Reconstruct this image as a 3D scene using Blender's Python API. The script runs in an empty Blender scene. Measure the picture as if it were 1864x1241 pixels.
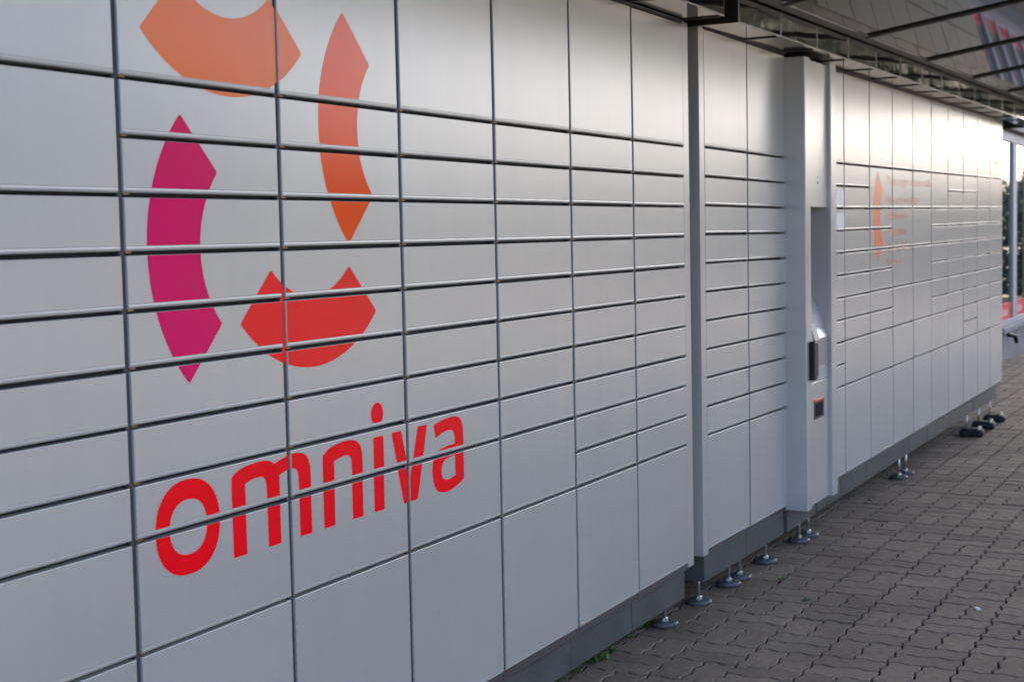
import bpy, bmesh, math, random
from mathutils import Matrix, Vector
random.seed(7)
S = bpy.context.scene
COL = S.collection

# ------------------------------------------------------------------ camera
CX, CD, CZ = -1.9808, 1.7473, 1.3218
YAW, PITCH, ROLL, FPX = 1.1004, -0.0707, 0.0210, 2720.3
cam = bpy.data.cameras.new('camera')
cam.sensor_fit = 'HORIZONTAL'
cam.sensor_width = 36.0
cam.lens = FPX / 1864 * 36.0
cam.clip_start = 0.05
cam.clip_end = 2000
cam.dof.use_dof = True
cam.dof.focus_distance = 3.5
cam.dof.aperture_fstop = 7.0
cam_ob = bpy.data.objects.new('camera', cam)
COL.objects.link(cam_ob)
fwd = Vector((math.sin(YAW) * math.cos(PITCH), math.cos(YAW) * math.cos(PITCH), math.sin(PITCH)))
rt = Vector((math.cos(YAW), -math.sin(YAW), 0))
up = rt.cross(fwd)
cr, sr = math.cos(ROLL), math.sin(ROLL)
R_, U_ = rt * cr - up * sr, rt * sr + up * cr
m = Matrix((R_, U_, -fwd)).transposed().to_4x4()
m.translation = Vector((CX, -CD, CZ))
cam_ob.matrix_world = m
S.camera = cam_ob

# ------------------------------------------------------------------ sky, sun, exposure
SUN_EL, SUN_AZ = math.radians(22), math.radians(59)      # azimuth from +Y towards +X
world = bpy.data.worlds.new('World')
S.world = world
world.use_nodes = True
wn = world.node_tree
bg = wn.nodes['Background']
sky = wn.nodes.new('ShaderNodeTexSky')
sky.sky_type = 'NISHITA'
sky.sun_disc = False
sky.sun_elevation = SUN_EL
sky.sun_rotation = SUN_AZ
sky.air_density = 0.3
sky.dust_density = 5.5
sky.ozone_density = 0.3
wn.links.new(sky.outputs[0], bg.inputs[0])
bg.inputs[1].default_value = 0.15
sun = bpy.data.lights.new('sun', 'SUN')
sun.energy = 0.5
sun.angle = math.radians(10)
sun.color = (1.0, 0.86, 0.70)
sun_ob = bpy.data.objects.new('sun', sun)
COL.objects.link(sun_ob)
sd = Vector((math.sin(SUN_AZ) * math.cos(SUN_EL), math.cos(SUN_AZ) * math.cos(SUN_EL), math.sin(SUN_EL)))
sun_ob.rotation_euler = (-sd).to_track_quat('-Z', 'Y').to_euler()
sun_ob.location = sd * 60
S.view_settings.view_transform = 'Standard'
S.view_settings.look = 'None'
S.view_settings.gamma = 1.0
S.view_settings.exposure = 3.48
S.view_settings.use_curve_mapping = False
S.cycles.max_bounces = 8

# ------------------------------------------------------------------ helpers
def srgb(r, g, b):
    f = lambda c: (c / 255 / 12.92) if c / 255 <= .04045 else ((c / 255 + .055) / 1.055) ** 2.4
    return (f(r), f(g), f(b), 1)

def mat(name, color, rough=.5, metal=0.0, spec=.5, noise=None, bump=None, var=0.0, coat=0.0, world_tex=False, stain=None, streak=0.0):
    """noise=(scale, amount) mottles the colour, bump=(scale, strength, detail) fine relief, var = random shade per piece"""
    M = bpy.data.materials.new(name)
    M.use_nodes = True
    nt = M.node_tree
    p = nt.nodes['Principled BSDF']
    p.inputs['Base Color'].default_value = color if len(color) == 4 else (*color, 1)
    p.inputs['Roughness'].default_value = rough
    p.inputs['Metallic'].default_value = metal
    p.inputs['Specular IOR Level'].default_value = spec
    p.inputs['Coat Weight'].default_value = coat
    p.inputs['Coat Roughness'].default_value = .08
    tc = nt.nodes.new('ShaderNodeTexCoord')
    vec = tc.outputs['Object']
    if world_tex: vec = nt.nodes.new('ShaderNodeNewGeometry').outputs['Position']
    if noise or var:
        hsv = nt.nodes.new('ShaderNodeHueSaturation')
        hsv.inputs['Color'].default_value = p.inputs['Base Color'].default_value
        val = None
        layers = ([(noise[0], noise[1], None)] if noise else []) + ([(stain[0], stain[1], None)] if stain else []) + ([(1.0, streak, (26, 1, .9))] if streak else [])
        for sc_, am_, st_ in layers:
            n = nt.nodes.new('ShaderNodeTexNoise')
            n.inputs['Scale'].default_value = sc_
            n.inputs['Detail'].default_value = 6
            if st_:
                mp = nt.nodes.new('ShaderNodeMapping'); mp.inputs['Scale'].default_value = st_
                nt.links.new(vec, mp.inputs['Vector']); nt.links.new(mp.outputs[0], n.inputs['Vector'])
            else:
                nt.links.new(vec, n.inputs['Vector'])
            mr = nt.nodes.new('ShaderNodeMapRange')
            mr.inputs[1].default_value = .3; mr.inputs[2].default_value = .7
            mr.inputs[3].default_value = 1 - am_; mr.inputs[4].default_value = 1 + am_
            nt.links.new(n.outputs[0], mr.inputs[0])
            if val is None: val = mr.outputs[0]
            else:
                mu = nt.nodes.new('ShaderNodeMath'); mu.operation = 'MULTIPLY'
                nt.links.new(val, mu.inputs[0]); nt.links.new(mr.outputs[0], mu.inputs[1]); val = mu.outputs[0]
        if var:
            oi = nt.nodes.new('ShaderNodeObjectInfo')
            ge = nt.nodes.new('ShaderNodeNewGeometry')
            ad = nt.nodes.new('ShaderNodeMath'); ad.operation = 'ADD'
            nt.links.new(oi.outputs['Random'], ad.inputs[0]); nt.links.new(ge.outputs['Random Per Island'], ad.inputs[1])
            fr = nt.nodes.new('ShaderNodeMath'); fr.operation = 'FRACT'
            nt.links.new(ad.outputs[0], fr.inputs[0])
            m2 = nt.nodes.new('ShaderNodeMapRange')
            m2.inputs[3].default_value = 1 - var; m2.inputs[4].default_value = 1 + var
            nt.links.new(fr.outputs[0], m2.inputs[0])
            if val:
                mu = nt.nodes.new('ShaderNodeMath'); mu.operation = 'MULTIPLY'
                nt.links.new(val, mu.inputs[0]); nt.links.new(m2.outputs[0], mu.inputs[1])
                val = mu.outputs[0]
            else:
                val = m2.outputs[0]
        nt.links.new(val, hsv.inputs['Value'])
        nt.links.new(hsv.outputs[0], p.inputs['Base Color'])
    if bump:
        n = nt.nodes.new('ShaderNodeTexNoise')
        n.inputs['Scale'].default_value = bump[0]
        n.inputs['Detail'].default_value = bump[2] if len(bump) > 2 else 3
        nt.links.new(vec, n.inputs['Vector'])
        b = nt.nodes.new('ShaderNodeBump')
        b.inputs['Strength'].default_value = bump[1]
        b.inputs['Distance'].default_value = bump[3] if len(bump) > 3 else .002
        nt.links.new(n.outputs[0], b.inputs['Height'])
        nt.links.new(b.outputs[0], p.inputs['Normal'])
    return M

def link(name, me, material, parent=None, loc=(0, 0, 0), rot=None):
    o = bpy.data.objects.new(name, me)
    COL.objects.link(o)
    if material and not me.materials:
        me.materials.append(material)
    if parent:
        o.parent = parent
    o.location = loc
    if rot:
        o.rotation_euler = rot
    return o

def empty(name, loc=(0, 0, 0), rot=(0, 0, 0), parent=None):
    o = bpy.data.objects.new(name, None)
    COL.objects.link(o)
    o.location = loc
    o.rotation_euler = rot
    o.empty_display_size = .1
    if parent:
        o.parent = parent
    return o

def tag(o, label=None, cat=None, group=None, kind=None):
    if label: o['label'] = label
    if cat: o['category'] = cat
    if group: o['group'] = group
    if kind: o['kind'] = kind
    return o

def mesh_from(name, bm, smooth=False):
    bmesh.ops.recalc_face_normals(bm, faces=bm.faces)
    me = bpy.data.meshes.new(name)
    bm.to_mesh(me)
    bm.free()
    if smooth:
        for p in me.polygons: p.use_smooth = True
    return me

def add_box(bm, x0, x1, y0, y1, z0, z1):
    vs = [bm.verts.new((x, y, z)) for x in (x0, x1) for y in (y0, y1) for z in (z0, z1)]
    for f in ((0, 1, 3, 2), (4, 6, 7, 5), (0, 4, 5, 1), (2, 3, 7, 6), (0, 2, 6, 4), (1, 5, 7, 3)):
        bm.faces.new([vs[i] for i in f])
    return vs

def box_mesh(x0, x1, y0, y1, z0, z1, bevel=0.0, seg=2, name='box'):
    bm = bmesh.new()
    add_box(bm, x0, x1, y0, y1, z0, z1)
    if bevel:
        bmesh.ops.bevel(bm, geom=list(bm.edges), offset=bevel, segments=seg, profile=.5, affect='EDGES')
    return mesh_from(name, bm)

def box(name, x0, x1, y0, y1, z0, z1, material, parent=None, bevel=0.0, seg=2):
    return link(name, box_mesh(x0, x1, y0, y1, z0, z1, bevel, seg, name), material, parent)

def prism_x(name, prof, x0, x1, material, parent=None, bevel=0.0):
    """extrude a (y, z) outline along x"""
    bm = bmesh.new()
    a = [bm.verts.new((x0, y, z)) for y, z in prof]
    b = [bm.verts.new((x1, y, z)) for y, z in prof]
    n = len(prof)
    bm.faces.new(a); bm.faces.new(b[::-1])
    for i in range(n):
        bm.faces.new((a[i], b[i], b[(i + 1) % n], a[(i + 1) % n]))
    if bevel:
        bmesh.ops.bevel(bm, geom=list(bm.edges), offset=bevel, segments=2, profile=.5, affect='EDGES')
    return link(name, mesh_from(name, bm), material, parent)

def lathe_mesh(name, prof, n=24, smooth=True):
    """revolve an (r, z) outline round z"""
    bm = bmesh.new()
    rings = [[bm.verts.new((r * math.cos(2 * math.pi * k / n), r * math.sin(2 * math.pi * k / n), z)) for k in range(n)] for r, z in prof]
    for a, b in zip(rings, rings[1:]):
        for k in range(n):
            bm.faces.new((a[k], a[(k + 1) % n], b[(k + 1) % n], b[k]))
    bm.faces.new(rings[0][::-1]); bm.faces.new(rings[-1])
    return mesh_from(name, bm, smooth)

# ------------------------------------------------------------------ materials
M_DOOR = mat('silver_paint', (.466, .468, .422), rough=.27, metal=.27, spec=.5, noise=(2.6, .030), bump=(420, .06, 2, .0006), var=.022, world_tex=True, streak=.012)
M_TRIM = mat('silver_trim', (.450, .452, .410), rough=.27, metal=.25, bump=(420, .04, 2, .0006))
M_POST = mat('dark_grey_post', (.040, .040, .041), rough=.6)  # posts and bottom rail in a grey darker than the doors
M_BODY = mat('dark_cabinet', (.018, .018, .02), rough=.7)
M_PLINTH = mat('plinth_laminate', (.075, .082, .074), rough=.30, spec=.4, noise=(6, .15), bump=(90, .05, 4, .001))
M_RUBBER = mat('foot_plastic', (.075, .08, .086), rough=.45, noise=(40, .2))
M_BLACKRUB = mat('black_rubber', (.016, .017, .019), rough=.75, spec=.25, noise=(30, .3), bump=(60, .3, 4, .003))
M_ZINC = mat('zinc_stud', (.55, .58, .55), rough=.35, metal=.9)
M_BRASS = mat('hinge_brass', (.28, .17, .07), rough=.5, metal=.8)
M_BLACK = mat('black_profile', (.012, .012, .012), rough=.45)
M_ORANGE = mat('orange_edge', (.75, .12, .03), rough=.4)
M_BLACKPL = mat('black_plastic', (.010, .011, .012), rough=.5, spec=.25)
M_KEYS = mat('keypad_metal', (.6, .58, .52), rough=.3, metal=.8)
M_PAPER = mat('white_paper', (.64, .66, .70), rough=.4)
M_P_A = mat('print_light_orange', (.95, .20, .045), rough=0.17, spec=0.19, bump=(420, .05, 2, .0006))
M_P_B = mat('print_orange', (.95, .09, .005), rough=0.15, spec=0.19, bump=(420, .05, 2, .0006))
M_P_M = mat('print_magenta', (.74, .002, .105), rough=.23, spec=0.12, bump=(420, .05, 2, .0006))
M_P_R = mat('print_red', (.95, .014, .014), rough=.23, spec=0.14, bump=(420, .05, 2, .0006))
M_P_T = mat('print_red_letters', (.95, .001, .009), rough=.23, spec=0.12, bump=(420, .05, 2, .0006))
M_P_3 = mat('print_faded_orange', (.90, .20, .05), rough=.3, spec=.3)
M_P_4 = mat('print_pale_orange', (.85, .27, .14), rough=.3, spec=.3)
M_P_F = mat('print_ghost', (.466, .452, .425), rough=.27, metal=.33)

def mirror_mat():
    M = bpy.data.materials.new('polished_steel')
    M.use_nodes = True
    nt = M.node_tree
    p = nt.nodes['Principled BSDF']
    p.inputs['Base Color'].default_value = (.30, .295, .275, 1)
    p.inputs['Metallic'].default_value = 1
    p.inputs['Roughness'].default_value = .05
    tc = nt.nodes.new('ShaderNodeTexCoord')
    oi = nt.nodes.new('ShaderNodeObjectInfo')
    add = nt.nodes.new('ShaderNodeVectorMath'); add.operation = 'ADD'
    mul = nt.nodes.new('ShaderNodeVectorMath'); mul.operation = 'SCALE'
    comb = nt.nodes.new('ShaderNodeCombineXYZ')
    for i in range(3): nt.links.new(oi.outputs['Random'], comb.inputs[i])
    mul.inputs['Scale'].default_value = 37
    nt.links.new(comb.outputs[0], mul.inputs[0])
    nt.links.new(tc.outputs['Object'], add.inputs[0]); nt.links.new(mul.outputs[0], add.inputs[1])
    n1 = nt.nodes.new('ShaderNodeTexNoise'); n1.inputs['Scale'].default_value = 7; n1.inputs['Detail'].default_value = 2
    n2 = nt.nodes.new('ShaderNodeTexNoise'); n2.inputs['Scale'].default_value = 60; n2.inputs['Detail'].default_value = 2
    nt.links.new(add.outputs[0], n1.inputs['Vector']); nt.links.new(add.outputs[0], n2.inputs['Vector'])
    b1 = nt.nodes.new('ShaderNodeBump'); b1.inputs['Strength'].default_value = .5; b1.inputs['Distance'].default_value = .0035
    b2 = nt.nodes.new('ShaderNodeBump'); b2.inputs['Strength'].default_value = .15; b2.inputs['Distance'].default_value = .0002
    nt.links.new(n1.outputs[0], b1.inputs['Height']); nt.links.new(n2.outputs[0], b2.inputs['Height'])
    nt.links.new(b1.outputs[0], b2.inputs['Normal']); nt.links.new(b2.outputs[0], p.inputs['Normal'])
    return M
M_MIRROR = mirror_mat()
M_SOFFIT = mat('polished_soffit', (.62, .61, .58), rough=.10, metal=1.0)
M_GLASSROOF = mat('smoked_roof_sheet', (.012, .020, .017), rough=.03, spec=.20, noise=(2, .2))
M_RIB = mat('dark_rib', (.085, .088, .088), rough=.4, metal=.2)
M_EDGE = mat('glint_steel', (.50, .48, .44), rough=.25, metal=.9)

# ------------------------------------------------------------------ ground
TILT = .0055
PAVE_X, C_ = 2.6, .206                 # pivot, paving cell
pave_base = bmesh.new()
v = [pave_base.verts.new(c) for c in ((-6, -4.2, -.013), (14.4, -4.2, -.013), (14.4, .82, -.013), (-6, .82, -.013))]
pave_base.faces.new(v)
M_SAND = mat('joint_sand', (.042, .037, .029), rough=.95, noise=(60, .4), bump=(200, .5, 4, .004))
M_PAVER = mat('concrete_paver', (.158, .130, .096), rough=.9, spec=.15, noise=(38, .15), bump=(260, .4, 5, .0018), var=.14, world_tex=True, stain=(2.4, .16))
M_YARD = mat('yard_concrete', (.12, .10, .074), rough=.9, noise=(1.2, .15), bump=(60, .3, 5, .004))
for q in pave_base.verts: q.co.x -= PAVE_X
pavement = link('pavement', mesh_from('pavement', pave_base), M_SAND, None, (PAVE_X, 0, 0), (0, TILT, 0))
tag(pavement, kind='structure')
gb = bmesh.new()
for q in ((-700, -700, -.03), (700, -700, -.03), (700, 700, -.03), (-700, 700, -.03)): gb.verts.new(q)
gb.faces.new(list(gb.verts))
ground = link('ground', mesh_from('ground', gb), M_YARD, None, (PAVE_X, 0, 0), (0, TILT, 0))
tag(ground, kind='structure')

def wv(t, hi, lo, A):
    """sawtooth-like joint wave, period C_/2, zero at 0, given phases of max and min"""
    P = C_ / 2
    t = t % P
    pts = sorted([(0, 0), (hi, A), (lo, -A), (P, 0)])
    for (a, p), (b, q) in zip(pts, pts[1:]):
        if t <= b + 1e-9: return p + (q - p) * (t - a) / (b - a)
    return 0
wx = lambda x: wv(x, .034, .069, .0068)      # lines along x, offset in y
wy = lambda y: wv(y, .070, .036, .0090)      # lines along y, offset in x

def paver_outline(a, b):
    pts = []
    st = [0, .0345, .0695]
    def edge(L): return [k * C_ / 2 + s for k in range(round(L / (C_ / 2))) for s in st]
    for x in edge(a): pts.append((x + (wy(0) if x == 0 else 0), wx(x)))
    for y in edge(b): pts.append((a + wy(y), y))
    for x in edge(a): pts.append((a - x, b + wx(a - x)))
    for y in edge(b): pts.append((wy(b - y), b - y))
    return pts

def inset(pts, d):
    n = len(pts); out = []
    for i in range(n):
        p0, p1, p2 = Vector(pts[i - 1]), Vector(pts[i]), Vector(pts[(i + 1) % n])
        e1, e2 = (p1 - p0).normalized(), (p2 - p1).normalized()
        n1, n2 = Vector((-e1.y, e1.x)), Vector((-e2.y, e2.x))
        nn = (n1 + n2)
        nn = nn / max(.5, nn.length_squared / 2)
        out.append(tuple(p1 + nn * d))
    return out

def paver_bm(a, b):
    o = paver_outline(a, b)
    cx, cy = a / 2, b / 2
    o = [(x - cx, y - cy) for x, y in o]
    r0, r1 = inset(o, .0032), inset(o, .0062)
    bm = bmesh.new()
    A = [bm.verts.new((x, y, -.03)) for x, y in r0]
    B = [bm.verts.new((x, y, -.0034)) for x, y in r0]
    Cc = [bm.verts.new((x, y, 0)) for x, y in r1]
    n = len(o)
    bm.faces.new(Cc)
    for i in range(n):
        j = (i + 1) % n
        bm.faces.new((A[i], A[j], B[j], B[i])); bm.faces.new((B[i], B[j], Cc[j], Cc[i]))
    return bm
ME_PX = mesh_from('paver', paver_bm(C_, C_ / 2)); ME_PX.materials.append(M_PAVER)
ME_PY = mesh_from('paver', paver_bm(C_ / 2, C_)); ME_PY.materials.append(M_PAVER)

def project(X, Y, Z):
    p = Vector((X, Y, Z)) - Vector((CX, -CD, CZ))
    d = p.dot(fwd)
    return FPX * p.dot(R_) / d + 932, 620.5 - FPX * p.dot(U_) / d, d

stones = []
i0, i1, j0, j1 = -40, 57, -20, 4
for i in range(i0, i1):
    for j in range(j0, j1):
        x0, y0 = 2.516 + i * C_, -.103 + j * C_
        if x0 < -5.9 or x0 > 14.1 or y0 < -4.15: continue
        if (i + j) % 2:      # cell rows alternate
            cs = [(x0 + C_ / 2, y0 + C_ / 4, 0), (x0 + C_ / 2, y0 + 3 * C_ / 4, 0)]
        else:
            cs = [(x0 + C_ / 4, y0 + C_ / 2, 1), (x0 + 3 * C_ / 4, y0 + C_ / 2, 1)]
        for (x, y, o) in cs:
            u, w, d = project(x, y, 0)
            vis = d > .5 and -20 < u < 1884 and w < 1290 and y < .10
            stones.append((d if vis else 1e3 + abs(x) , x, y, o, vis))
stones.sort()
rest = bmesh.new()
for k, (d, x, y, o, vis) in enumerate(stones):
    dz = random.gauss(0, .0011)
    rx, ry = random.gauss(0, .0045), random.gauss(0, .0045)
    if vis and k < 300:
        link('paver', ME_PX if o == 0 else ME_PY, None, pavement, (x - PAVE_X, y, dz), (rx, ry, 0))
    else:
        T = Matrix.Translation((x - PAVE_X, y, dz)) @ Matrix.Rotation(rx, 4, 'X') @ Matrix.Rotation(ry, 4, 'Y')
        src = ME_PX if o == 0 else ME_PY
        nv = len(rest.verts)
        rest.from_mesh(src)
        rest.verts.ensure_lookup_table()
        for q in rest.verts[nv:]: q.co = T @ q.co
pr = link('pavers_beyond', mesh_from('pavers_beyond', rest), M_PAVER, pavement)
tag(pr, kind='stuff')

# ------------------------------------------------------------------ lockers
W_, U = .46, .1
GAPV = .0145
ROW = lambda r: (2.006 if r == -4 else (.2 if r == 14 else 1.6 - U * r))

_door = {}
def door_mesh(w, h):
    k = (round(w, 4), round(h, 4))
    if k in _door: return _door[k]
    prof = [(.018, h), (.0011, h), (.0003, h - .0003), (0, h - .0011), (0, .0096), (.0010, .0093), (.0010, .0083),
            (.0001, .0080), (-.0002, .0060), (-.0001, .0036), (.0006, .0016), (.0022, .0004), (.0045, 0), (.018, 0)]
    secs = [(0, .0015, .0), (.0004, .0005, 0), (.0016, 0, 0), (w - .0016, 0, 0), (w - .0004, .0005, 0), (w, .0015, 0)]
    bm = bmesh.new()
    rings = []
    for x, dy, _ in secs:
        rings.append([bm.verts.new((x, min(.018, y + dy) if y < .018 else y, z)) for y, z in prof])
    n = len(prof)
    for a, b in zip(rings, rings[1:]):
        for i in range(n - 1): bm.faces.new((a[i], b[i], b[i + 1], a[i + 1]))
    bm.faces.new(rings[0]); bm.faces.new(rings[-1][::-1])
    me = mesh_from('door', bm)
    me.materials.append(M_DOOR)
    _door[k] = me
    return me

HINGE = None
def hinge_mesh():
    global HINGE
    if HINGE is None:
        bm = bmesh.new()
        add_box(bm, .001, .016, .004, .012, -.0030, -.0004)
        add_box(bm, .001, .011, .003, .010, .0062, .0085)
        HINGE = mesh_from('hinge', bm)
        HINGE.materials.append(M_BRASS)
    return HINGE

def locker(name, loc, rot, cols, x_end, label, hinges=False, left_side=None, right_side=None, plinth_y=.027, plinth_x=None, plinth_z=(.072, .176)):
    """cols: list of (x_left, x_right, row lines incl. -4 and 14)"""
    root = empty(name, loc, rot)
    tag(root, label, 'parcel locker', 'grey parcel locker blocks')
    doors = []
    x0, x1 = cols[0][0], x_end
    box('cabinet', x0 + .004, x1 - .004, .021, .60, .182, 2.0, M_BODY, root)
    for ci, (a, b, rows) in enumerate(cols):
        for ra, rb in zip(rows, rows[1:]):
            zt = ROW(ra) - (.0 if ra == -4 else 0.0)
            zb = ROW(rb) + (.0072 if rb != 14 else .0)
            d = link('door', door_mesh(b - a, zt - zb), M_DOOR, root, (a + random.gauss(0, .0003), random.gauss(0, .0004), zb + random.gauss(0, .0003)), (random.gauss(0, .0012), random.gauss(0, .0006), random.gauss(0, .0012)))
            if hinges and rb != 14: link('hinge', hinge_mesh(), None, d, (0, 0, 0))
            doors.append((d, a, b, zb + .0097, zt - .0005, -.0003))
        if ci < len(cols) - 1:
            nx = cols[ci + 1][0]
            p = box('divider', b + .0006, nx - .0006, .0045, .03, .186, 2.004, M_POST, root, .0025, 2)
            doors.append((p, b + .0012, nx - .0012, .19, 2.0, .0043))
    if left_side: box('side_panel', left_side[0], left_side[1], .0005, .60, .184, 2.0145, M_TRIM, root, .0015, 2)
    if right_side: box('side_panel', right_side[0], right_side[1], .0005, .60, .184, 2.0145, M_TRIM, root, .0015, 2)
    px = plinth_x or [c[0] - GAPV / 2 for c in cols] + [x1]
    for a, b in zip(px, px[1:]):
        box('plinth_panel', a + .0015, b - .0015, plinth_y + random.uniform(0, .003), .58, plinth_z[0], plinth_z[1], M_PLINTH, root, .002, 2)
    # lower rail that the bottom doors close on
    box('bottom_rail', x0 + .002, x1 - .002, .006, .58, plinth_z[1] + .002, .197, M_POST, root)
    # top profile
    prism_x('top_profile', [(.3, 2.0085), (-.001, 2.0085), (-.001, 2.0120), (-.006, 2.0125), (-.006, 2.0165), (.3, 2.0165)], x0 + .001, x1 - .001, M_BLACK, root)
    return root, doors

FULL = [-4] + list(range(0, 11)) + [14]
def rows(skip): return [r for r in FULL if r not in skip]
def col_span(c, lo=None, hi=None):
    a = c * W_ + GAPV / 2 if lo is None else lo
    b = (c + 1) * W_ - GAPV / 2 if hi is None else hi
    return a, b

# left block, local x = world x + .46
cols1 = []
for c, sk in ((0, (1, 9)), (1, (9,)), (2, (9,)), (3, (9,)), (4, (9,)), (5, ()), (6, ())):
    a, b = col_span(c, hi=(3.2035 if c == 6 else None))
    cols1.append((a, b, rows(sk)))
lk1, doors1 = locker('parcel_locker', (-.46, 0, 0), (0, 0, 0), cols1, 3.2035,
                     'large grey parcel locker block with red lettering and orange and magenta arrows', hinges=True,
                     left_side=(-.05, .006), right_side=(3.2048, 3.257), plinth_x=[c * W_ for c in range(7)] + [3.237])
# middle block
cols2 = [(.0035, W_ - GAPV / 2, FULL), (W_ + GAPV / 2, 2 * W_ + .004, FULL)]
lk2, doors2 = locker('parcel_locker', (2.9455, .0007, .006), (0, .0039, -.0119), cols2, 2 * W_ + .004,
                     'narrow two-column grey parcel locker block left of the payment terminal',
                     left_side=(-.0475, .0012), plinth_y=.012, plinth_x=[-.013, W_ - .015, 2 * W_ - .005], plinth_z=(.086, .186))
# right block
R3 = {-1: (), 0: (9,), 1: (1, 9), 2: (1, 3, 5, 7, 9), 3: (1, 3, 5, 7, 9), 4: (1, 9), 5: (9,), 6: (), 7: (1, 9), 8: (1, 9)}
cols3 = []
for c in range(-1, 9):
    a, b = col_span(c, hi=(4.106 if c == 8 else None), lo=(-.392 if c == -1 else None))
    cols3.append((a, b, rows(R3[c])))
lk3, doors3 = locker('parcel_locker', (4.743, -.0291, .0056), (0, -.0063, -.0109), cols3, 4.106,
                     'long grey parcel locker block right of the payment terminal with faded orange arrow',
                     right_side=(4.1075, 4.158), plinth_y=.024, plinth_x=[-.392] + [c * W_ for c in range(0, 9)] + [4.09], plinth_z=(.088, .182))

# ------------------------------------------------------------------ feet
pad_me = lathe_mesh('pad', [(.004, .0), (.042, .0), (.0455, .004), (.0460, .012), (.0445, .0165), (.041, .0185), (.020, .0205), (.004, .021)], 28)
stud_me = lathe_mesh('stud', [(.0062, .02), (.0062, .13)], 10)
nut_me = lathe_mesh('nut', [(.0125, .019), (.0125, .029), (.0105, .031)], 6, False)
for me_, m_ in ((pad_me, M_RUBBER), (stud_me, M_ZINC), (nut_me, M_ZINC)): me_.materials.append(m_)
def foot(root, lx, ly, wz):
    e = link('foot', pad_me, None, root, (lx, ly, wz))
    link('stud', stud_me, None, e)
    link('nut', nut_me, None, e, (0, 0, 0), (0, 0, random.uniform(0, 1)))
gz = lambda X: -TILT * (X - PAVE_X)
for c in range(7):
    for X in (c * W_ + .05, (c + 1) * W_ - .12):
        if c == 6 and X > 6 * W_ + .2: X = 3.115
        if X < 1.7 or X > 3.1: foot(lk1, X, .056, gz(X - .46))
for X in (2.987, 3.304, 3.429, 3.744): foot(lk2, X - 2.9455, .054, gz(X) - .006)
for X in (4.305, 6.00, 6.16): foot(lk3, X - 4.743, .052, gz(X) - .0056 - .0063 * (X - 4.743))
# rubber block feet under the far end
for X in (7.86, 8.27, 8.68):
    bm = bmesh.new()
    vs = add_box(bm, -.066, .066, -.078, .078, 0, .052)
    for q in bm.verts:
        if q.co.z > .01: q.co.x *= .86; q.co.y *= .9
    bmesh.ops.bevel(bm, geom=list(bm.edges), offset=.024, segments=4, profile=.5, affect='EDGES')
    fb = link('rubber_foot', mesh_from('rubber_foot', bm), M_BLACKRUB, lk3, (X - 4.743, .015, gz(X) - .0056 - .0063 * (X - 4.743) + .001), (0, 0, .1))
    link('stud', stud_me, None, fb, (-.02, .03, .02))
    for q in (-.045, .04):
        link('bolt', nut_me, None, fb, (q, -.045, .028))

# ------------------------------------------------------------------ prints on the doors
def arrow(cx, cz, outward, s=1.0, n=22):
    """arrow-shaped ring segment; outward 'x' points to -x, 'z' to -z"""
    pts = []
    R = .3405
    a = math.asin(.243 / R)
    for k in range(n + 1):
        t = -a + 2 * a * k / n
        pts.append((R * math.sin(t), R * math.cos(t) - R + .102))
    r = .2
    b = math.asin(.140 / r)
    for k in range(n + 1):
        t = b - 2 * b * k / n
        pts.append((r * math.sin(t), -.244 + r * math.cos(t)))
    # round the four corners
    cor = {0, n, n + 1, 2 * n + 1}
    out = []
    N = len(pts)
    for i, p in enumerate(pts):
        if i in cor:
            p0, p1, p2 = Vector(pts[i - 1]), Vector(p), Vector(pts[(i + 1) % N])
            A = p1 + (p0 - p1).normalized() * .006; B = p1 + (p2 - p1).normalized() * .006
            for t in (0, .33, .67, 1):
                out.append(tuple(A.lerp(p1, t).lerp(p1.lerp(B, t), t)))
        else: out.append(p)
    if outward == 'x': return [(cx - o * s, cz + u * s) for u, o in out]
    return [(cx + u * s, cz - o * s) for u, o in out]

def smooth_poly(pts, sharp, n=4):
    """Catmull-Rom through pts, corners kept at indices in sharp"""
    out = []
    N = len(pts)
    for i in range(N):
        p1, p2 = Vector(pts[i]), Vector(pts[(i + 1) % N])
        p0 = Vector(pts[i - 1]) if i not in sharp else p1
        p3 = Vector(pts[(i + 2) % N]) if (i + 1) % N not in sharp else p2
        for k in range(n):
            t = k / n
            out.append(tuple(.5 * (2 * p1 + (p2 - p0) * t + (2 * p0 - 5 * p1 + 4 * p2 - p3) * t * t + (3 * p1 - p0 - 3 * p2 + p3) * t ** 3)))
    return out

def round_corners(pts, r=.004):
    out = []
    N = len(pts)
    for i, p in enumerate(pts):
        p0, p1, p2 = Vector(pts[i - 1]), Vector(p), Vector(pts[(i + 1) % N])
        A = p1 + (p0 - p1).normalized() * r; B = p1 + (p2 - p1).normalized() * r
        for t in (0, .33, .67, 1): out.append(tuple(A.lerp(p1, t).lerp(p1.lerp(B, t), t)))
    return out

def ellipse(cx, cz, a, b, n=40, e=2.25):
    o = []
    for k in range(n):
        t = 2 * math.pi * k / n
        c, s = math.cos(t), math.sin(t)
        o.append((cx + a * math.copysign(abs(c) ** (2 / e), c), cz + b * math.copysign(abs(s) ** (2 / e), s)))
    return o

def fill(loops):
    """2D outlines (holes included) to a triangulated flat bmesh in the xz plane"""
    bm = bmesh.new()
    es = []
    for lp in loops:
        vs = [bm.verts.new((x, 0, z)) for x, z in lp]
        for i in range(len(vs)): es.append(bm.edges.new((vs[i], vs[(i + 1) % len(vs)])))
    bmesh.ops.triangle_fill(bm, use_beauty=True, use_dissolve=False, edges=es)
    return bm

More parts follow.
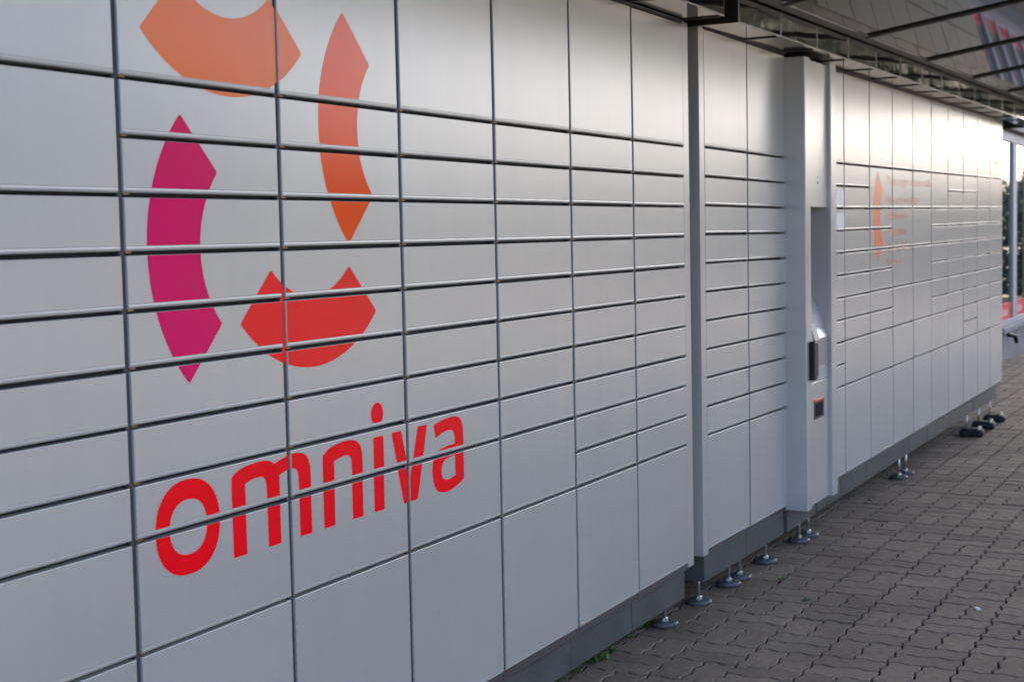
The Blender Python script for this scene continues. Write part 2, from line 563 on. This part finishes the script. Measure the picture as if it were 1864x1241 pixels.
def stamp(bm, doors, ox, material, name='printed_mark', split=True):
    """cut a flat print at the door edges; every piece becomes a child of its door (or divider)"""
    base = bpy.data.meshes.new('tmp'); bm.to_mesh(base); bm.free()
    xs = [q.co.x - ox for q in base.vertices]; zs = [q.co.z for q in base.vertices]
    bx = (min(xs), max(xs), min(zs), max(zs))
    for d, a, b, z0, z1, y in doors:
        if bx[1] <= a or bx[0] >= b or bx[3] <= z0 or bx[2] >= z1: continue
        g = bmesh.new(); g.from_mesh(base)
        for q in g.verts: q.co.x -= ox
        for co, no in (((a + .001, 0, 0), (-1, 0, 0)), ((b - .001, 0, 0), (1, 0, 0)), ((0, 0, z0), (0, 0, -1)), ((0, 0, z1), (0, 0, 1))):
            bmesh.ops.bisect_plane(g, geom=list(g.verts) + list(g.edges) + list(g.faces), plane_co=co, plane_no=no, clear_outer=True)
        if not g.faces: g.free(); continue
        for q in g.verts: q.co = Vector((q.co.x - d.location.x, y, q.co.z - d.location.z))
        for f in g.faces:
            f.normal_update()
            if f.normal.y > 0: f.normal_flip()
        todo = set(g.faces)
        while todo:
            st = [todo.pop()]; isl = set(st)
            if not split: isl |= todo; todo = set(); st = []
            while st:
                for e in st.pop().edges:
                    for f in e.link_faces:
                        if f in todo: todo.discard(f); isl.add(f); st.append(f)
            idx = {}
            for f in isl:
                for q in f.verts: idx.setdefault(q, len(idx))
            me = bpy.data.meshes.new(name)
            me.from_pydata([q.co[:] for q in idx], [], [[idx[q] for q in f.verts] for f in isl])
            po = link(name, me, material, d)
            if not split: po['kind'] = 'stuff'
        g.free()
    bpy.data.meshes.remove(base)

O1 = -.46
stamp(fill([arrow(.304, 1.693, 'z')]), doors1, O1, M_P_A)
stamp(fill([arrow(.7005, 1.553, 'x')]), doors1, O1, M_P_B)
stamp(fill([arrow(.161, 1.308, 'x')]), doors1, O1, M_P_M)
stamp(fill([arrow(.559, 1.163, 'z')]), doors1, O1, M_P_R)
# lettering: o m n i v a
L_o = [ellipse(.1435, .8065, .0905, .0870), ellipse(.1437, .8064, .0522, .0503)]
L_m = smooth_poly([(.272, .722), (.272, .816), (.272, .868), (.279, .879), (.301, .888), (.341, .893), (.375, .8935), (.397, .889), (.410, .882),
                   (.427, .887), (.463, .893), (.488, .8935), (.509, .889), (.524, .878), (.532, .857), (.533, .815), (.533, .722),
                   (.491, .722), (.491, .796), (.490, .840), (.487, .855), (.480, .862), (.468, .864), (.450, .863), (.425, .858),
                   (.425, .803), (.425, .722), (.383, .722), (.383, .797), (.382, .839), (.378, .855), (.370, .862), (.356, .864), (.333, .862), (.314, .857),
                   (.314, .795), (.314, .722)], {0, 8, 16, 17, 24, 26, 27, 34, 36})
L_n = smooth_poly([(.577, .722), (.577, .793), (.577, .866), (.583, .876), (.602, .886), (.642, .893), (.683, .8935), (.707, .887), (.723, .873), (.728, .849),
                   (.728, .799), (.728, .722), (.686, .722), (.686, .798), (.685, .844), (.681, .857), (.668, .863), (.647, .862), (.619, .857), (.619, .793), (.619, .722)],
                  {0, 11, 12, 18, 20})
L_i = round_corners([(.773, .886), (.815, .886), (.815, .722), (.773, .722)])
L_d = ellipse(.795, .936, .0255, .0250, 28, 2)
L_v = round_corners([(.849, .887), (.890, .887), (.9265, .772), (.966, .887), (1.009, .887), (.960, .720), (.898, .720)])
L_a = [smooth_poly([(1.039, .881), (1.080, .888), (1.132, .891), (1.162, .885), (1.178, .868), (1.182, .840), (1.182, .790), (1.182, .742), (1.176, .732), (1.141, .721),
                    (1.106, .715), (1.076, .716), (1.047, .727), (1.033, .749), (1.029, .776), (1.036, .800), (1.060, .818), (1.103, .824), (1.138, .825),
                    (1.138, .842), (1.131, .856), (1.113, .861), (1.087, .859), (1.046, .850)], {0, 18, 23}),
       smooth_poly([(1.139, .797), (1.110, .796), (1.088, .791), (1.075, .778), (1.074, .757), (1.086, .746), (1.107, .743), (1.139, .748)], {0, 7})]
for lp in ([L_m], [L_n], [L_i], [L_d], [L_v], L_o, L_a):
    stamp(fill(lp), doors1, O1, M_P_T, 'printed_letter')

def text_bm(s, x, z, width, height=None):
    cu = bpy.data.curves.new('t', 'FONT'); cu.body = s; cu.size = 1.0; cu.fill_mode = 'FRONT'; cu.resolution_u = 2
    o = bpy.data.objects.new('t', cu); COL.objects.link(o)
    dg = bpy.context.evaluated_depsgraph_get()
    me = bpy.data.meshes.new_from_object(o.evaluated_get(dg))
    bpy.data.objects.remove(o); bpy.data.curves.remove(cu)
    bm = bmesh.new(); bm.from_mesh(me); bpy.data.meshes.remove(me)
    xs = [q.co.x for q in bm.verts]; s_ = width / (max(xs) - min(xs)); mx = min(xs)
    hz = (height / .72) if height else s_
    for q in bm.verts: q.co = Vector((x + (q.co.x - mx) * s_, 0, z + q.co.y * hz))
    return bm

O3 = 4.743
# the faded arrow and small print on the right block (world x, z)
A3 = [(5.356, 1.590), (5.412, 1.545), (5.456, 1.502), (5.425, 1.46), (5.398, 1.40), (5.385, 1.34), (5.392, 1.27), (5.418, 1.20), (5.458, 1.15),
      (5.400, 1.18), (5.360, 1.143)]
stamp(fill([arrow(5.365, 1.367, 'x', .93)]), doors3, O3, M_P_3)
for s, x, z, w in (('Tuleb mugav saadetise valik', 5.545, 1.520, 1.03), ('kiire, tule ja saada.', 5.545, 1.427, .73), ('Pakiautomaat', 5.545, 1.350, .48),
                   ('Pakiautomaat.', 5.542, 1.268, .44), ('Kuller kohale', 5.542, 1.190, .51), ('omniva.ee', 5.540, 1.118, .26)):
    stamp(text_bm(s, x, z, w, .048), doors3, O3, M_P_4, 'printed_text', False)
stamp(text_bm('omniva', 8.555, 1.695, .25, .055), doors3, O3, M_P_4, 'printed_text', False)
for (cx, cz, o) in ((8.60, 1.835, 'x'), (8.665, 1.868, 'z'), (8.715, 1.845, 'x'), (8.69, 1.80, 'z')):
    stamp(fill([arrow(cx, cz, o, .17, 8)]), doors3, O3, M_P_4)
# white paper notices on the first column of the right block
for d, a, b, z0, z1, y in doors3:
    if a < -.3 and 1.30 < z0 < 1.5:
        zz = link('paper_notice', box_mesh(.18, b - a - .004, -.0012, -.0004, .012, z1 - z0 - .004), M_PAPER, d)
# ghosted lettering on the middle block
stamp(text_bm('OMNIVA PAKID', 3.43, 1.005, .39, .05), doors2, 2.9455, M_P_F, 'printed_text', False)

# ------------------------------------------------------------------ payment terminal
tm = empty('payment_terminal', (3.872, 0, 0))
tag(tm, 'tall grey payment terminal column with card reader between the locker blocks', 'terminal')
XL = 3.872
def tb(name, x0, x1, y0, y1, z0, z1, m_=M_TRIM, bev=.002, parent=tm):
    return box(name, x0 - XL, x1 - XL, y0, y1, z0, z1, m_, parent, bev)
tb('left_side_panel', 3.872, 3.948, -.094, .55, .183, 2.003, bev=.004)
tb('right_side_panel', 4.262, 4.3475, -.094, .55, .181, 2.012, bev=.004)
up_ = tb('upper_panel', 3.9485, 4.2615, -.078, .50, 1.410, 2.000, bev=.0015)
for z, s in ((1.532, .004), (1.510, .006)):
    tb('camera_hole', 4.106, 4.114, -.0795, -.070, z - s, z + s, M_BLACKPL, .001)
tb('back_panel', 3.9485, 4.2615, .14, .52, .62, 1.4095, bev=.001)
# sloped console with a tray
bm = bmesh.new()
prof = [(.139, 1.20), (.10, 1.17), (-.007, 1.048), (-.047, .966), (-.074, .869), (-.076, .692), (.139, .692)]
con = prism_x('console', prof, 3.9490 - XL, 4.2610 - XL, mat('console_grey', (.33, .34, .34), rough=.55), tm, .0015)
# tray: dark-sided pocket let into the console face
tray = prism_x('tray_rim', [(-.0775, .742), (-.0775, .872), (-.052, .936), (-.046, .936), (-.070, .868), (-.070, .742)], 4.06 - XL, 4.252 - XL, M_TRIM, tm)
prism_x('tray_pocket', [(-.0792, .752), (-.0792, .866), (-.0565, .926), (-.050, .926), (-.060, .752)], 4.10 - XL, 4.246 - XL, mat('tray_grey', (.20, .215, .225), rough=.35), tm)
prism_x('tray_slope', [(-.082, .862), (-.0595, .930), (-.05, .930), (-.07, .862)], 4.045 - XL, 4.118 - XL, mat('tray_light', (.45, .46, .46), rough=.6), tm)
scr = prism_x('screen', [(-.012, 1.030), (.092, 1.155), (.098, 1.150), (-.006, 1.025)], 3.975 - XL, 4.235 - XL, M_BLACKPL, tm)
prism_x('screen_edge', [(-.018, 1.020), (-.0125, 1.029), (-.006, 1.024), (-.012, 1.016)], 3.975 - XL, 4.235 - XL, M_ORANGE, tm)
lo = tb('lower_panel', 3.9485, 4.2615, -.0765, .50, .185, .690, bev=.0015)
tb('receipt_slot', 4.038, 4.188, -.0785, -.070, .536, .616, M_BLACKPL, .001)
tb('slot_edge', 4.036, 4.190, -.081, -.072, .609, .618, M_ORANGE, .001)
tb('slot_dark', 4.050, 4.165, -.0792, -.0786, .546, .600, mat('slot_shade', (.010, .010, .009), rough=.9, spec=.1), 0)  # near-black sheet stands in for the slot's shaded inside
cr_ = tb('card_reader', 3.904, 3.946, -.118, -.0945, .712, .868, M_BLACKPL, .004)
tb('reader_face', 3.946, 3.984, -.112, -.0945, .722, .858, M_BLACKPL, .002, tm)
for i in range(4):
    for j in range(3):
        tb('key', 3.992 + j * .016, 4.004 + j * .016, -.094, -.078, .742 + i * .017, .755 + i * .017, M_KEYS, .002)
tb('reader_edge', 3.988, 4.045, -.086, -.0765, .715, .727, M_ORANGE, .001)
for X in (4.173,):
    foot(tm, X - XL, .03, gz(X))
tb('plinth_panel', 3.90, 4.33, .0, .5, .088, .180, M_PLINTH)

# ------------------------------------------------------------------ visors over the lockers
def visor(label, loc, rot, n, pitch, z0, z1, lx0):
    root = empty('visor', loc, rot)
    tag(root, label, 'visor', 'polished visors along the locker tops')
    for k in range(n):
        a, b = lx0 + k * pitch, lx0 + (k + 1) * pitch
        p = box('mirror_panel', a + .0015, b - .0015, -.147, -.137, z0, z1, M_MIRROR, root, .0022, 2)
        box('edge_glint', a - .0025, a + .0025, -.1495, -.1475, z0 + .001, z1, M_EDGE, root, .0006)  # bright strips added as the glint of panel edges catching light
        box('edge_glint', a + .003, b - .003, -.1495, -.1475, z0 - .001, z0 + .004, M_EDGE, root, .0006)
        box('soffit_panel', a + .010, b - .010, -.1365, -.008, z0 + .002, z0 + .008, M_SOFFIT, root, .001)
        box('bracket', b - .010, b + .0100, -.134, -.010, z0 - .0015, z0 + .04, M_BLACK, root, .001)
    box('end_plate', lx0 - .004, lx0 + .001, -.146, .25, z0, z1, M_BLACK, root)
    box('end_plate', lx0 + n * pitch - .001, lx0 + n * pitch + .004, -.146, .25, z0, z1, M_BLACK, root)
    box('top_plate', lx0, lx0 + n * pitch, -.146, .45, z1 + .001, z1 + .006, M_RIB, root)
    return root
visor('polished metal visor boxes above the large left locker block', (0, 0, 0), (0, 0, 0), 7, .4655, 2.018, 2.122, 2.742 - 7 * .4655)
visor('long row of polished metal visor boxes from the terminal to the far right', (2.9, 0, 0), (0, -.0045, -.0115), 15, .467, 2.015, 2.118, 0)

# ------------------------------------------------------------------ canopy
CAN_S = math.atan(.152)
canopy = empty('canopy', (2.9, -.19, 2.110), (0, -.0085, -.0115))
tag(canopy, 'dark glossy sheet canopy on thin ribs rising outwards over the lockers', 'canopy')
LEN = 1.55
def slab(name, x0, x1, d0, d1, h0, h1, m_, bev=0):
    me = box_mesh(x0, x1, -d1, -d0, h0, h1, bev, 2, name)
    return link(name, me, m_, canopy, (0, 0, 0), (-CAN_S, 0, 0))
ribx = [1.50 + 1.165 * k for k in range(-4, 7)]
for x in ribx:
    slab('rib', x - .015, x + .015, 0, LEN, -.009, .0015, M_RIB, .002)
    slab('gasket', x - .0205, x - .0155, 0, LEN, -.003, .0015, M_BLACK)
    slab('gasket', x + .0155, x + .0205, 0, LEN, -.003, .0015, M_BLACK)
    slab('rib_cover', x - .034, x + .034, 0, LEN, .0125, .020, M_RIB)
for a, b in zip(ribx, ribx[1:]):
    slab('roof_sheet', a + .0215, b - .0215, .012, LEN - .012, .002, .010, M_GLASSROOF)
slab('edge_bar', ribx[0], ribx[-1], LEN + .0005, LEN + .03, -.022, .022, M_RIB, .003)
box('back_sheet', ribx[0], ribx[-1], .0, .95, .004, .012, M_RIB, canopy)
box('back_rail', ribx[0], ribx[-1], -.012, .03, -.004, .003, M_RIB, canopy)

# ------------------------------------------------------------------ shop building behind and beyond the lockers
M_WALL = mat('render_wall', (.42, .41, .39), rough=.9, noise=(2, .08), bump=(120, .3, 5, .003))
M_CONC = mat('base_concrete', (.17, .16, .145), rough=.9, noise=(9, .25), bump=(80, .5, 6, .004))
M_FRAME = mat('white_frame', (.30, .30, .30), rough=.6)
M_PANE = mat('window_glass', (.020, .022, .022), rough=.015, spec=1.0)
M_BAND = mat('brown_band', (.20, .165, .14), rough=.85, noise=(3, .1))
M_BANNER = mat('red_banner', (.62, .02, .025), rough=.35)
M_WHITE = mat('white_print', (.85, .82, .80), rough=.4)
FY = .70
shop = empty('shop_building', (0, FY, -.05))
tag(shop, 'long low shop building with white framed windows behind the lockers', 'building')
def sb(name, x0, x1, y0, y1, z0, z1, m_, bev=0, parent=shop):
    return box(name, x0, x1, y0, y1, z0, z1, m_, parent, bev)
sb('wall', -9, 13.72, .05, 9, 0, 5.2, M_WALL)
sb('wall', 13.72, 34, .4, 9, 0, 5.2, M_WALL)
sb('plinth_wall', 13.0, 34, -.02, .38, -.05, .265, M_CONC, .006)
sb('sill', 13.7, 34, -.06, .06, .268, .325, mat('sill_grey', (.22, .215, .21), rough=.8, spec=.2), .006)
sb('fascia_band', 13.3, 34, -.08, .5, 2.34, 3.1, M_BAND, .01)
sb('roof', -9.3, 34.4, -.3, 9.3, 5.2, 5.5, M_BAND)
for k in range(12):
    x0 = 13.79 + k * 1.0
    wnd = sb('window', x0 + .0, x0 + .05, -.01, .05, .33, 2.33, M_FRAME, .004)
    sb('frame', x0 + .051, x0 + 1.0, -.01, .05, 2.23, 2.33, M_FRAME, .004, wnd)
    sb('frame', x0 + .051, x0 + 1.0, -.01, .05, .327, .385, M_FRAME, .004, wnd)
    sb('frame', x0 + .80, x0 + .97, -.012, .04, .386, 2.228, M_FRAME, .004, wnd)
    pn = sb('pane', x0 + .04, x0 + .82, .012, .02, .38, 2.24, M_PANE, 0, wnd)
    bn = sb('banner', x0 + .052, x0 + .798, .0085, .0115, .388, .555, M_BANNER, 0, wnd)
    if k < 3:
        tbm = text_bm('Kaia', x0 + .12, .43, .42, .09)
        for q in tbm.verts: q.co.y = .0078; q.co.x += (q.co.z - .43) * .25
        for f in tbm.faces:
            f.normal_update()
            if f.normal.y > 0: f.normal_flip()
        me = bpy.data.meshes.new('banner_text'); tbm.to_mesh(me); tbm.free()
        link('banner_text', me, M_WHITE, wnd)
# black drain bend at the sill corner
bm = bmesh.new()
path = [(0, 0, 0), (.06, -.02, .0), (.10, -.05, -.02), (.11, -.06, -.07)]
prev = None
for (x, y, z) in path:
    ring = [bm.verts.new((x + .0 * math.cos(t), y + .022 * math.cos(t), z + .022 * math.sin(t))) if True else None for t in [2 * math.pi * k / 10 for k in range(10)]]
    if prev:
        for k in range(10): bm.faces.new((prev[k], prev[(k + 1) % 10], ring[(k + 1) % 10], ring[k]))
    prev = ring
bm.faces.new(prev)
link('drain_bend', mesh_from('drain_bend', bm, True), M_BLACKPL, shop, (13.82, -.08, .25))

# ------------------------------------------------------------------ weeds
M_WEED = mat('weed_leaf', (.075, .16, .028), rough=.6, var=.35)
def leaf(bm, base, d, L, w):
    up_v = Vector((0, 0, 1)); side = d.cross(up_v)
    if side.length < 1e-4: side = Vector((1, 0, 0))
    side.normalize()
    a = bm.verts.new(base); b = bm.verts.new(base + d * L * .5 + side * w + up_v * L * .06)
    c = bm.verts.new(base + d * L - up_v * L * .12); e = bm.verts.new(base + d * L * .5 - side * w + up_v * L * .06)
    bm.faces.new((a, b, c, e))
def weed_bm(bm, x, y, z, r, n):
    for _ in range(n):
        t = random.uniform(0, 2 * math.pi); el = random.uniform(.15, 1.2)
        d = Vector((math.cos(t) * math.cos(el), math.sin(t) * math.cos(el), math.sin(el)))
        leaf(bm, Vector((x + random.gauss(0, r * .35), y + random.gauss(0, r * .35), z)), d, r * random.uniform(.5, 1.1), r * random.uniform(.08, .2))
bm = bmesh.new()
for k in range(26):
    X = random.uniform(1.6, 2.75)
    weed_bm(bm, X, .115 + random.gauss(0, .014), gz(X) - .003, random.uniform(.010, .026), 14)
for k in range(60):
    X = random.uniform(2.9, 8.5)
    if random.random() < .6: weed_bm(bm, X, random.choice((.07, -.103, -.103, -.309)) + random.gauss(0, .006), gz(X) - .004, random.uniform(.006, .014), 9)
ws = link('joint_weeds', mesh_from('joint_weeds', bm), M_WEED)
tag(ws, 'tiny green weeds and moss along the locker base and paving joints', 'weeds', kind='stuff')
for X, Y, r, lab in ((2.19, .100, .045, 'bright leafy weed at the base of the large left locker block'),
                     (2.62, .115, .036, 'dark green weed beside the leftmost round locker foot'),
                     (3.46, -.107, .022, 'small grass tuft in the paving joint in front of the middle locker block'),
                     (3.18, -.282, .018, 'tiny weed sprouting alone in the open paving near the frame centre')):
    bm = bmesh.new()
    weed_bm(bm, 0, 0, 0, r, 34)
    tag(link('weed', mesh_from('weed', bm), M_WEED, None, (X, Y, gz(X) - .002)), lab, 'weed', 'weeds in the paving')

# ------------------------------------------------------------------ trees across the yard (seen as reflections), tall ones set to block sky light
M_BARK = mat('bark', (.06, .045, .035), rough=.9, noise=(8, .3))
M_LEAF = mat('tree_leaves', (.055, .085, .028), rough=.6, var=.4)
def tree_meshes(seed, h, w):
    rnd = random.Random(seed)
    tr = bmesh.new()
    def limb(p, q, r0, r1):
        d = (q - p).normalized(); a = d.orthogonal().normalized(); b = d.cross(a)
        A = [tr.verts.new(p + (a * math.cos(t) + b * math.sin(t)) * r0) for t in [k * math.pi / 3 for k in range(6)]]
        B = [tr.verts.new(q + (a * math.cos(t) + b * math.sin(t)) * r1) for t in [k * math.pi / 3 for k in range(6)]]
        for k in range(6): tr.faces.new((A[k], A[(k + 1) % 6], B[(k + 1) % 6], B[k]))
    limb(Vector((0, 0, -.2)), Vector((0, 0, h * .45)), .16, .10)
    cl = []
    for k in range(9):
        t = k * 2.4; r = w * rnd.uniform(.35, .9); z = h * rnd.uniform(.45, .9)
        q = Vector((math.cos(t) * r, math.sin(t) * r, z))
        limb(Vector((0, 0, h * rnd.uniform(.28, .45))), q, .06, .02)
        cl.append(q)
    cl.append(Vector((0, 0, h * .9)))
    cr2 = bmesh.new()
    for k in range(2200):
        c = rnd.choice(cl)
        p = c + Vector((rnd.gauss(0, w * .28), rnd.gauss(0, w * .28), rnd.gauss(0, h * .10)))
        s = rnd.uniform(.10, .24) * h / 5
        d = Vector((rnd.gauss(0, 1), rnd.gauss(0, 1), rnd.gauss(0, 1))).normalized(); e = d.orthogonal()
        f = d.cross(e)
        cr2.faces.new([cr2.verts.new(p + e * s * a + f * s * b) for a, b in ((-1, 0), (0, -.6), (1, 0), (0, .6))])
    return mesh_from('trunk', tr), mesh_from('crown', cr2)
TM = [tree_meshes(sd_, h, w) for sd_, h, w in ((1, 4.0, 1.9), (2, 3.4, 2.2), (3, 6.4, 3.4), (4, 5.4, 3.0))]
wood = bmesh.new()
for k, (az, dist, ti) in enumerate(((-2, 70, 1), (-4.5, 66, 0), (-7, 70, 1), (-9.5, 64, 0), (-11.5, 66, 3), (-14, 62, 0), (-16, 64, 3), (-18, 60, 0), (-20, 58, 3), (-23, 54, 0), (-26, 50, 0), (-29.5, 48, 1), (-33, 44, 0), (-41, 34, 3), (-50, 31, 2),
                                    (-61, 29, 3), (-72, 30, 2), (-84, 28, 2), (-97, 29, 3), (-111, 30, 2), (-126, 31, 3))):
    a = math.radians(az)
    T = Matrix.Translation((2 + dist * math.cos(a), dist * math.sin(a), gz(2 + dist * math.cos(a)))) @ Matrix.Rotation(k * 1.3, 4, 'Z')
    for mi, src in enumerate(TM[ti]):
        nv, nf = len(wood.verts), len(wood.faces)
        wood.from_mesh(src)
        wood.verts.ensure_lookup_table(); wood.faces.ensure_lookup_table()
        for q in wood.verts[nv:]: q.co = T @ q.co
        for f in wood.faces[nf:]: f.material_index = mi
wme = bpy.data.meshes.new('distant_trees'); wood.to_mesh(wme); wood.free()
wme.materials.append(M_BARK); wme.materials.append(M_LEAF)
tag(link('distant_trees', wme, None), 'far green belt of trees across the yard, mirrored in the shop windows', 'trees', kind='stuff')

# ------------------------------------------------------------------ unseen hedge beyond the shop (mirrored in its windows), made long to dim far doors
hb = bmesh.new()
rnd = random.Random(11)
for k in range(9000):
    t = rnd.random()
    c = Vector((30 + 5 * t, -.6 - 13 * t, 0))
    hgt = 1.75 + .25 * math.sin(t * 23) + .15 * math.sin(t * 61)
    p = c + Vector((rnd.uniform(-.55, .55), rnd.uniform(-.2, .2), rnd.uniform(.05, hgt) - .17))
    sz = rnd.uniform(.05, .12)
    d = Vector((rnd.gauss(0, 1), rnd.gauss(0, 1), rnd.gauss(0, 1))).normalized(); e = d.orthogonal(); f = d.cross(e)
    hb.faces.new([hb.verts.new(p + e * sz * a + f * sz * b) for a, b in ((-1, 0), (0, -.6), (1, 0), (0, .6))])
tag(link('hedge', mesh_from('hedge', hb), mat('hedge_leaves', (.035, .050, .020), rough=.7, var=.4)), 'dark leafy hedge past the shop, mirrored in the shop windows', 'hedge')

# a pale chip of litter on the paving
bm = bmesh.new()
add_box(bm, -.012, .012, -.007, .007, 0, .004)
for q in bm.verts: q.co += Vector((random.uniform(-.003, .003), random.uniform(-.003, .003), random.uniform(0, .002)))
tag(link('litter_chip', mesh_from('litter_chip', bm), M_PAPER, None, (3.28, -.859, gz(3.28) + .001), (0, 0, .6)), 'small white chip of litter lying on the grey paving', 'litter')
